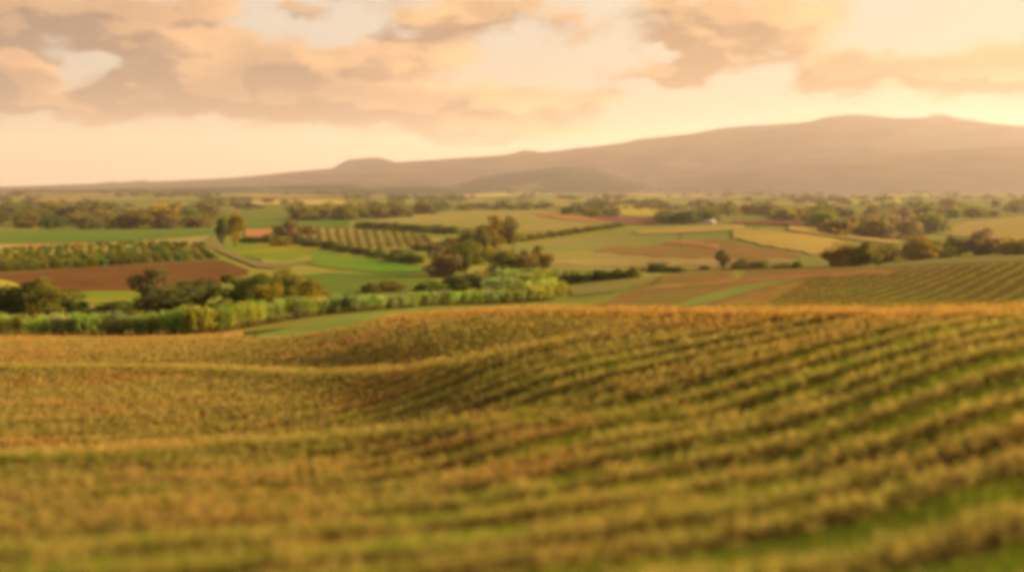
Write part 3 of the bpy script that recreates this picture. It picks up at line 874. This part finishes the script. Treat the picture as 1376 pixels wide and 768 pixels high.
belt(-90, 300, 288, 308, 64, (15, 27), ['dark', 'green', 'olive', 'brown', 'grey', 'gold', 'grey', 'gold', 'taupe'], 'tree in the long dark belt above the green field on the left', 'trees in the left belt')
belt(410, 585, 285, 297, 30, (18, 30), ['olive', 'brown', 'dark', 'gold', 'brown'], 'golden brown tree in the belt behind the small vineyard', 'trees behind the vineyard')
belt(762, 825, 285, 292, 12, (14, 22), ['brown', 'olive', 'dark'], 'dark tree in the small wood left of the far yellow field', 'trees by the yellow field')
belt(884, 960, 292, 302, 16, (14, 22), ['brown', 'olive', 'dark'], 'dark tree in the wood left of the white roofed house', 'trees by the house')
belt(966, 1046, 281, 292, 16, (15, 24), ['brown', 'olive', 'brown'], 'brown tree in the wood above the middle hill', 'trees above the middle hill')
belt(1036, 1096, 292, 298, 10, (14, 22), ['yellow', 'lime', 'gold'], 'yellow bushy tree on the rim of the middle hill', 'yellow trees on the hill rim')
belt(1100, 1250, 288, 322, 34, (14, 26), ['brown', 'taupe', 'brown', 'olive', 'taupe'], 'hazy brown tree in the hollow right of the middle hill', 'trees in the right hollow')
belt(1230, 1480, 276, 293, 34, (16, 28), ['brown', 'taupe', 'olive', 'brown'], 'hazy tree in the brown woodland below the mountain on the right', 'trees below the mountain')


def far_woods():
    """woods beyond the last hedges: a mass nobody could count"""
    rg = np.random.default_rng(5)
    n = 1500
    Y = np.exp(rg.uniform(math.log(1250), math.log(4300), n)); a = rg.uniform(-.62, .62, n)
    # keep them in clumps
    keep = (np.sin(a * 31 + Y * .0021) + np.sin(a * 13 - Y * .0047 + 1) + .6 * rg.normal(size=n)) > .45
    a, Y = a[keep], Y[keep]; X = a * Y
    Z = ground_z(X, Y)
    vs, fs, ts, o = [], [], [], 0
    protos = [crown(900 + k, 110, 'bush', .2) for k in range(4)]
    for i in range(len(X)):
        v, f, t = protos[i % 4]
        w = rg.uniform(10, 26) * (Y[i] / 1500) ** .35; h = w * rg.uniform(.4, .7); an = rg.uniform(0, 6.28)
        R = np.array([[math.cos(an), -math.sin(an), 0], [math.sin(an), math.cos(an), 0], [0, 0, 1]])
        vs.append((v @ R.T) * (w, w, h) + (X[i], Y[i], Z[i] - .5)); fs.append(f + o); o += len(v)
        ts.append(np.clip(t * .5 + rg.uniform(0, .5), 0, 1))
    m = leaf_mat('far_leaves', (.045, .052, .02), (.12, .10, .035), .2)
    ob = mesh_obj('far_woods', np.concatenate(vs), np.concatenate(fs), m, tint=np.concatenate(ts))
    tag(ob, 'patchy woods and hedges on the far plain below the mountains', None, None, 'stuff')


far_woods()


# ------------------------------------------------------------------ shrub rows, vineyard, cane
def shrub_rows():
    lo = np.array([(-60, 370), (0, 366), (100, 360), (200, 354), (298, 348)], float); up = np.array([(-60, 340), (0, 338), (100, 333), (200, 328), (280, 330)], float)
    for k, q in enumerate((.02, .2, .4, .6, .8, .97)):
        n = 30
        for i in range(n):
            s = (i + .5 + .25 * RNG.normal()) / n
            x = -50 + s * 345
            y = np.interp(x, lo[:, 0], lo[:, 1]) * (1 - q) + np.interp(x, up[:, 0], up[:, 1]) * q
            x2 = x - q * 6
            if x2 > 292 - 20 * q: continue
            c = ('green', 'lime', 'olive', 'green', 'lime', 'gold', 'lime')[int(RNG.integers(7 if k > 3 else 5))]
            T('crop_shrub', x2, y, 15 - 4 * q, 12 - 4 * q, c, 'leafy green shrub planted in rows above the bare red soil field', 'shrub', 'bush', 'shrub rows above the red field', det=1 if k < 2 else 0, jit=.2)


shrub_rows()
M_VINE = leaf_mat('vine_leaves', (.045, .06, .015), (.11, .10, .02), .3)
for i in range(14):
    xt = 402 + i * 12.6; xb = xt + 2 + i * .75
    yt = np.interp(xt, (400, 480, 530, 592), (309, 310, 312, 322)); yb = np.interp(xb, (400, 440, 487, 560, 592), (322, 329, 336, 332, 326))
    if yb - yt < 3: continue
    p0 = np.array(hit(xb, yb)); p1 = np.array(hit(xt, yt))
    n = 900
    s = RNG.uniform(0, 1, n)
    p = p0 + (p1 - p0) * s[:, None]
    p[:, 0] += RNG.normal(size=n) * .42
    p[:, 2] = ground_z(p[:, 0], p[:, 1]) + np.abs(RNG.normal(size=n)) * .9
    d = unit(RNG.normal(size=(n, 3)) + (0, 0, .6)); L = RNG.uniform(.7, 1.3, n)
    v, f = blades(p, d, L, L * .7, RNG)
    o = mesh_obj('vine_row', v, f, M_VINE, tint=np.repeat(RNG.uniform(0, 1, n), 4), loc=p0)
    tag(o, 'straight row of vines on tan soil in the small vineyard', 'vine row', 'rows of the small vineyard')

M_CANE = leaf_mat('cane_leaves', (1.1, 1.25, 1.1), (1.6, 1.55, 1.1), .5, use_obj=True)
M_STALK = soil_mat('cane_stalk', (.16, .12, .04), (.22, .15, .06), 4.0)


def cane_proto(seed, n=420):
    """a clump of tall cane, unit height; blades arch outward from leaning stalks"""
    rg = np.random.default_rng(seed)
    ns = 34
    b = rg.normal(size=(ns, 2)) * .22
    lean = b * .45 + rg.normal(size=(ns, 2)) * .05
    H = rg.uniform(.62, .86, ns)
    parts = []
    for i in range(ns):
        parts.append(tube([(b[i, 0], b[i, 1], -.03), (b[i, 0] + lean[i, 0] * .4, b[i, 1] + lean[i, 1] * .4, H[i] * .5), (b[i, 0] + lean[i, 0], b[i, 1] + lean[i, 1], H[i])], [.012, .011, .006], 4))
    stalks = join(parts)
    k = rg.integers(0, ns, n)
    hz = rg.uniform(.22, 1, n) ** .8
    base = np.stack([b[k, 0] + lean[k, 0] * hz, b[k, 1] + lean[k, 1] * hz, H[k] * hz], 1)
    an = rg.uniform(0, 6.28, n)
    out = np.stack([np.cos(an), np.sin(an), np.zeros(n)], 1)
    L = rg.uniform(.22, .42, n)
    w = rg.uniform(.03, .055, n)
    d1 = unit(out * .5 + (0, 0, 1.0)); d2 = unit(out * 1.0 + (0, 0, .15)); d3 = unit(out * .7 - np.array((0, 0, .8)))
    side = np.stack([-np.sin(an), np.cos(an), np.zeros(n)], 1) * (w / 2)[:, None]
    p0 = base; p1 = p0 + d1 * (L * .45)[:, None]; p2 = p1 + d2 * (L * .35)[:, None]; p3 = p2 + d3 * (L * .3)[:, None]
    V = np.stack([p0 - side * .6, p0 + side * .6, p1 - side, p1 + side, p2 - side * .9, p2 + side * .9, p3 - side * .2, p3 + side * .2], 1)
    V[:, :, 2] = np.clip(V[:, :, 2], 0.0, 1.06)
    V = V.reshape(-1, 3)
    o = (np.arange(n) * 8)[:, None]
    F = np.concatenate([o + np.array([[0, 1, 3, 2]]), o + np.array([[2, 3, 5, 4]]), o + np.array([[4, 5, 7, 6]])])
    tint = np.repeat(rg.uniform(0, 1, n), 8)
    c = mesh_obj('cane_leaf_mass', V, F, M_CANE, tint=tint); s_ = mesh_obj('stalks', stalks[0], stalks[1], M_STALK)
    COL.objects.unlink(c); COL.objects.unlink(s_)
    return c, s_


CANES = [cane_proto(40 + i) for i in range(5)]


def cane(X, Y, w, h, col, label, group):
    Z = float(ground_z(X, Y))
    r = empty('cane_clump', (X, Y, Z)); tag(r, label, 'sugar cane', group)
    c0, s0 = CANES[int(RNG.integers(5))]
    rz = float(RNG.uniform(0, 6.28))
    c = np.array(col) * (1 + .25 * RNG.normal()) * (1 + .08 * RNG.normal(size=3))
    for src, nm in ((c0, 'leaves'), (s0, 'stalks')):
        o = src.copy(); o.name = nm; COL.objects.link(o); o.parent = r
        o.scale = (w, w, h); o.rotation_euler = (0, 0, rz); o.color = (*np.clip(c, 0, 1), 1)


HEDGE = np.array([(-90, 446), (0, 449), (60, 453), (120, 453), (190, 456), (262, 457), (292, 451), (330, 440), (380, 431), (430, 423), (500, 417), (560, 413), (620, 410), (690, 408), (742, 404)], float)
HH = [(-90, 28), (0, 28), (100, 33), (200, 38), (290, 42), (340, 34), (430, 27), (500, 22), (620, 21), (742, 24)]
cgreen, cblue, cyel = (.22, .29, .065), (.23, .29, .12), (.36, .35, .06)
x = -90.0; i = 0
while x < 742:
    y = float(np.interp(x, HEDGE[:, 0], HEDGE[:, 1])); hp = float(np.interp(x, [q[0] for q in HH], [q[1] for q in HH]))
    for back in (0, 1):
        X, Y, Z = hit(x + back * 6, y, 108 if x < 480 else 120)
        Y2 = Y + back * 3.2; X2 = X + RNG.normal() * .25
        h = hp * Y / FPX * RNG.uniform(.86, 1.1); w = h * RNG.uniform(.72, 1.05)
        t = RNG.uniform()
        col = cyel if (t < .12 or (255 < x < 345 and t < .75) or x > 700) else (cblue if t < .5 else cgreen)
        if x < 180 and t < .2: col = (.21, .17, .05)
        if x < 270: lab, gr = 'clump of tall cane in the left end of the hedge along the near field', 'cane hedge, left end'
        elif x < 440: lab, gr = 'bright clump of tall cane where the hedge bends uphill past the mint green strip', 'cane hedge, bend'
        else: lab, gr = 'clump of tall cane in the thin hedge behind the crest of the near field', 'cane hedge, thin end'
        cane(X2, Y2, w, h, col, lab, gr)
    x += hp * RNG.uniform(.55, .8); i += 1
for k, q in enumerate(np.linspace(0, 1, 5)):
    for x in np.arange(656 + 6 * k, 752 - 3 * k, 13.0):
        y = (401 - 21 * q) - (x - 650) * .03
        X, Y, Z = hit(x + RNG.normal() * 2, y, 150)
        h = 21 * Y / FPX * RNG.uniform(.85, 1.1)
        f = np.clip((x - 668) / 70 + .15 * RNG.normal(), 0, 1)  # sunlight from the right put into the leaf colour: yellower that way
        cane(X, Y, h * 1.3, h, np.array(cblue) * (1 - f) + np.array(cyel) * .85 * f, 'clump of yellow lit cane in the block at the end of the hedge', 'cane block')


# ------------------------------------------------------------------ white roofed house far off
def house():
    X, Y, Z = hit(953, 301)
    r = empty('farmhouse', (X, Y, Z)); tag(r, 'tiny white roofed farmhouse beside the dark wood beyond the middle hill', 'house')
    r.rotation_euler = (0, 0, .35)
    L, W, H, R = 4.6, 2.6, 2.2, 3.4
    mw = soil_mat('plaster', (.5, .45, .38), (.6, .55, .46), 1.0); mr = soil_mat('pale_roof', (.42, .40, .38), (.5, .48, .45), 1.0); mg = soil_mat('dark_glass', (.03, .03, .04), (.05, .05, .06), 1.0)
    V = np.array([(-L, -W, -.6), (L, -W, -.6), (L, W, -.6), (-L, W, -.6), (-L, -W, H), (L, -W, H), (L, W, H), (-L, W, H)])
    F = np.array([(0, 1, 5, 4), (1, 2, 6, 5), (2, 3, 7, 6), (3, 0, 4, 7), (4, 5, 6, 7)])
    mesh_obj('wall', V, F, mw, r)
    e = .5
    V = np.array([(-L - e, -W - e, H + .02), (L + e, -W - e, H + .02), (L + e, 0, R + .3), (-L - e, 0, R + .3), (L + e, W + e, H + .02), (-L - e, W + e, H + .02)])
    V2 = V + (0, 0, .18)
    VV = np.concatenate([V, V2])
    F = np.array([(0, 1, 2, 3), (3, 2, 4, 5), (6, 9, 8, 7), (9, 11, 10, 8), (0, 6, 7, 1), (5, 4, 10, 11), (0, 3, 9, 6), (3, 5, 11, 9), (1, 7, 8, 2), (2, 8, 10, 4)])
    mesh_obj('roof', VV, F, mr, r)
    for cx, nm, w, z0, z1 in ((-2.8, 'window', .5, .8, 1.7), (0, 'door', .45, -.5, 1.7), (2.8, 'window', .5, .8, 1.7)):
        V = np.array([(cx + sx * w, -W - .06 + dy, z) for dy in (0, .12) for sx in (-1, 1) for z in (z0, z1)])
        F = np.array([(0, 1, 3, 2), (4, 6, 7, 5), (0, 4, 5, 1), (2, 3, 7, 6), (0, 2, 6, 4), (1, 5, 7, 3)])
        mesh_obj(nm, V, F, mg, r)


house()

# ------------------------------------------------------------------ crop rows
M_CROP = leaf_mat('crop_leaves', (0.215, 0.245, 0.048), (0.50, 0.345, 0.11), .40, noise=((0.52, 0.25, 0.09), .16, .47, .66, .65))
M_CROP2 = leaf_mat('hill_crop_leaves', (0.20, 0.18, 0.03), (0.34, 0.24, 0.05), .3, noise=((0.32, 0.16, 0.045), .06, .5, .66, .6))
M_RIDGE = soil_mat('ridge_earth', (0.070, 0.045, 0.018), (0.10, 0.062, 0.024), 1.5, fine=8)
CEN = np.array((-165.3, 387.5))
SPACING = 1.6


def edge_at(X, Y):
    return np.interp(X / np.maximum(Y, .1), A_COLS, EDGE_Y)


def crop_mesh(P, Ydist, nrm, rg, width, height, dens_k, lump, gap):
    """leaves along a row: P centre points (n,3) every STEP metres"""
    L = .048 + .0007 * Ydist
    rate = dens_k * STEP / (L * L)
    cover = np.clip(1 + .3 * gap, .15, 1.5)
    n = rg.poisson(rate * cover)
    k = np.repeat(np.arange(len(P)), n)
    m = len(k)
    Lk = L[k] * rg.uniform(.6, 1.35, m)
    lat = rg.normal(size=m) * width * .42
    hh = height * (1 + .28 * lump[k]) * np.exp(-(lat / (width * .8)) ** 2)
    z = hh * rg.uniform(.0, 1.0, m) ** .7
    p = P[k] + nrm[k] * lat[:, None]
    p[:, :2] += rg.normal(size=(m, 2)) * .12
    p[:, 2] = ground_z(p[:, 0], p[:, 1]) + z - Lk * .3
    d = unit(rg.normal(size=(m, 3)) * (.85, .85, .6) + (0, 0, .45))
    v, f = blades(p, d, Lk * 1.7, Lk * .62, rg)
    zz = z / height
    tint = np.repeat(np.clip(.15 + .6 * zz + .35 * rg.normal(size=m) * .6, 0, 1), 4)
    # the hoed-up earth ridge the plants stand on
    br = np.r_[True, np.hypot(*np.diff(P[:, :2], axis=0).T) > 2.0]
    prof = [(-.62, -.06), (-.25, .12), (.25, .12), (.62, -.06)]
    rows = []
    for o, hz in prof:
        q = P + nrm * (o * width * 1.15)
        q[:, 2] = ground_z(q[:, 0], q[:, 1]) + hz * (1 + .25 * lump)
        rows.append(q)
    rv = np.stack(rows, 1).reshape(-1, 3); nP = len(P)
    b = np.arange(nP - 1)[~br[1:]] * 4
    rf = np.concatenate([np.stack([b + j, b + j + 1, b + j + 5, b + j + 4], 1) for j in range(3)])
    v2, f2 = join([(v, f), (rv, rf)])
    return v2, f2, np.r_[tint, np.zeros(len(rv))], len(f)


STEP = .3
ORD = ['First', 'Second', 'Third', 'Fourth', 'Fifth', 'Sixth', 'Seventh', 'Eighth', 'Ninth', 'Tenth', 'Eleventh', 'Twelfth']


MINT = np.array([(325, 456), (354, 455.5), (400, 453), (470, 441), (562, 418), (600, 411.5), (612, 409)], float)   # lower edge of the mint green strip


LUSH = np.array([(-900, 650), (-100, 640), (0, 636), (180, 628), (330, 612), (470, 596), (640, 580), (800, 573), (930, 571)], float)   # greener growth along the brow of the first swell
LUSH_W = np.array([hit(x, y) for x, y in LUSH])
LUSH2_W = np.array([hit(x, y) for x, y in ((-900, 500), (0, 500), (250, 500), (430, 509), (520, 508), (640, 492), (700, 478), (838, 452))])


def lush_at(X, Y):
    a = X / np.maximum(Y, 1); out = 0
    for W, wd, a1, amp in ((LUSH_W, .06, .20, 1.0), (LUSH2_W, .035, .12, .7)):
        yc = np.interp(a, W[:, 0] / W[:, 1], W[:, 1])
        x = np.log(np.maximum(Y, 1) / yc) / wd
        brk = .75 + .35 * np.sin(a * 61 + 1.3 * np.sin(a * 143)) + .25 * np.sin(a * 230)
        out = out + amp * np.exp(-x * x) * np.clip((a1 - a) / .05, 0, 1) * np.clip(brk, 0, 1)
    return np.clip(out, 0, 1)


def near_rows():
    idx = 0
    rg = np.random.default_rng(77)
    for R in np.arange(420.0, 300.0, -SPACING):
        th = np.arange(-0.25, 0.6, STEP / R)
        wob = .22 * np.sin(th * R / 12 + R) + .10 * np.sin(th * R / 4.5 + 2 * R)
        X = CEN[0] + (R + wob) * np.sin(th); Y = CEN[1] - (R + wob) * np.cos(th)
        ok = (Y > 8.0) & (X > -.72 * Y - 1.5) & (X < .86 * Y + 3)
        ok &= Y < edge_at(X, Y) + 5
        qx, qy = to_pix(X, Y, ground_z(X, Y))
        ok &= ~((qx > 325) & (qx < 612) & (Y > 40) & (qy < np.interp(qx, MINT[:, 0], MINT[:, 1])))
        if ok.sum() < 14: continue
        X, Y, th = X[ok], Y[ok], th[ok]
        order = np.argsort(((th + math.pi) % (2 * math.pi)))
        X, Y, th = X[order], Y[order], th[order]
        P = np.stack([X, Y, ground_z(X, Y)], 1)
        nrm = np.stack([np.sin(th), -np.cos(th), np.zeros_like(th)], 1)
        lump = wave(rg, 6, .5, 4.0)(th * R); gap = wave(rg, 6, .15, 2.2)(th * R)
        hs = rg.uniform(.85, 1.12)
        fade = np.clip(14.0 / Y, .3, 1.0)
        v, f, t, nl = crop_mesh(P, Y, nrm, rg, .44, .34 * hs, .95, lump * fade + 2.2 * lush_at(X, Y), gap * fade)
        i0 = np.argmin(Y)
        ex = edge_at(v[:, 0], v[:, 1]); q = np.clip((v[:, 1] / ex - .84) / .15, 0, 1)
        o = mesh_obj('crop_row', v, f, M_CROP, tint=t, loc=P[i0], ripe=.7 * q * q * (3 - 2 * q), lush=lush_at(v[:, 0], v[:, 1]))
        o.data.materials.append(M_RIDGE); o.data.polygons.foreach_set('material_index', (np.arange(len(f)) >= nl).astype(np.int32))
        qx, qy = to_pix(X, Y, P[:, 2] + .3)
        shown = ((qx > 0) & (qx < 1376) & (qy < 764)).sum() > 6
        if not shown:
            lab = 'crop row just outside the bottom edge of the near field'
        elif idx < len(ORD):
            lab = ORD[idx] + ' crop row counted up from the bottom of the near field'
        elif R > 365:
            lab = 'thin curved crop row across the middle of the near field'
        else:
            lab = 'thin golden crop row close under the far edge of the near field'
        tag(o, lab, 'crop row', 'crop rows on the near field')
        idx += int(shown)
    return idx


near_rows()


def in_poly(px, py, poly):
    r = np.zeros(len(px), bool); n = len(poly)
    for i in range(n):
        x0, y0 = poly[i]; x1, y1 = poly[(i + 1) % n]
        c = ((y0 > py) != (y1 > py)) & (px < (x1 - x0) * (py - y0) / (y1 - y0 + 1e-9) + x0)
        r ^= c
    return r


def hill_rows():
    rg = np.random.default_rng(78)
    poly = [(900, 432), (1376, 430), (1760, 430), (1760, 341), (1376, 353), (1200, 364), (1085, 376)]
    dirv = np.array((math.cos(rad(57)), math.sin(rad(57)))); nv = np.array((-dirv[1], dirv[0]))
    c0 = np.array((70.0, 200.0))
    for q in np.arange(-140, 120, 3.1):
        s = np.arange(-180, 220, .8)
        XY = c0 + nv * (q + .00035 * (s - 40)[:, None] ** 2) + dirv * s[:, None]
        X, Y = XY[:, 0], XY[:, 1]
        ok = (Y > 100) & (Y < 300)
        X, Y, s2 = X[ok], Y[ok], s[ok]
        if len(X) < 5: continue
        Z = ground_z(X, Y)
        px, py = to_pix(X, Y, Z)
        ok = in_poly(px, py, poly)
        if ok.sum() < 12: continue
        X, Y, Z, s2 = X[ok], Y[ok], Z[ok], s2[ok]
        P = np.stack([X, Y, Z], 1)
        nrm = np.broadcast_to(np.array((nv[0], nv[1], 0)), P.shape)
        lump = .4 * wave(rg, 6, .2, 2.0)(s2); gap = .5 * wave(rg, 6, .05, .8)(s2)
        v, f, t, nl = crop_mesh(P, Y * .9, nrm, rg, 1.0, .42, 1.4, lump, gap)
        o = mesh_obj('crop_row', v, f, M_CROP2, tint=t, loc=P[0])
        o.data.materials.append(M_RIDGE); o.data.polygons.foreach_set('material_index', (np.arange(len(f)) >= nl).astype(np.int32))
        tag(o, 'slanting crop row on the second hill, behind the crest of the near field', 'crop row', 'crop rows on the second hill')


hill_rows()


def near_grass():
    """short grass and weeds between the nearest crop rows"""
    rg = np.random.default_rng(91)
    n = 150000
    Y = 7 + 27 * rg.uniform(size=n) ** .75; X = rg.uniform(-.72, .72, n) * Y
    patch = np.sin(X * .9 + np.sin(Y * .7)) + np.sin(Y * 1.1 + X * .4 + 2) + rg.normal(size=n) * .8
    ok = patch > .5
    X, Y = X[ok], Y[ok]
    p = np.stack([X, Y, ground_z(X, Y) - .01], 1)
    d = unit(rg.normal(size=(len(X), 3)) * (.5, .5, .2) + (0, 0, 1))
    L = rg.uniform(.07, .2, len(X))
    v, f = blades(p, d, L, L * .22, rg)
    m = leaf_mat('grass_blades', (.08, .15, .012), (.15, .20, .018), .4)
    o = mesh_obj('grass', v, f, m, tint=np.repeat(rg.uniform(0, 1, len(X)), 4))
    tag(o, 'short green grass growing between the nearest crop rows', None, None, 'stuff')


near_grass()
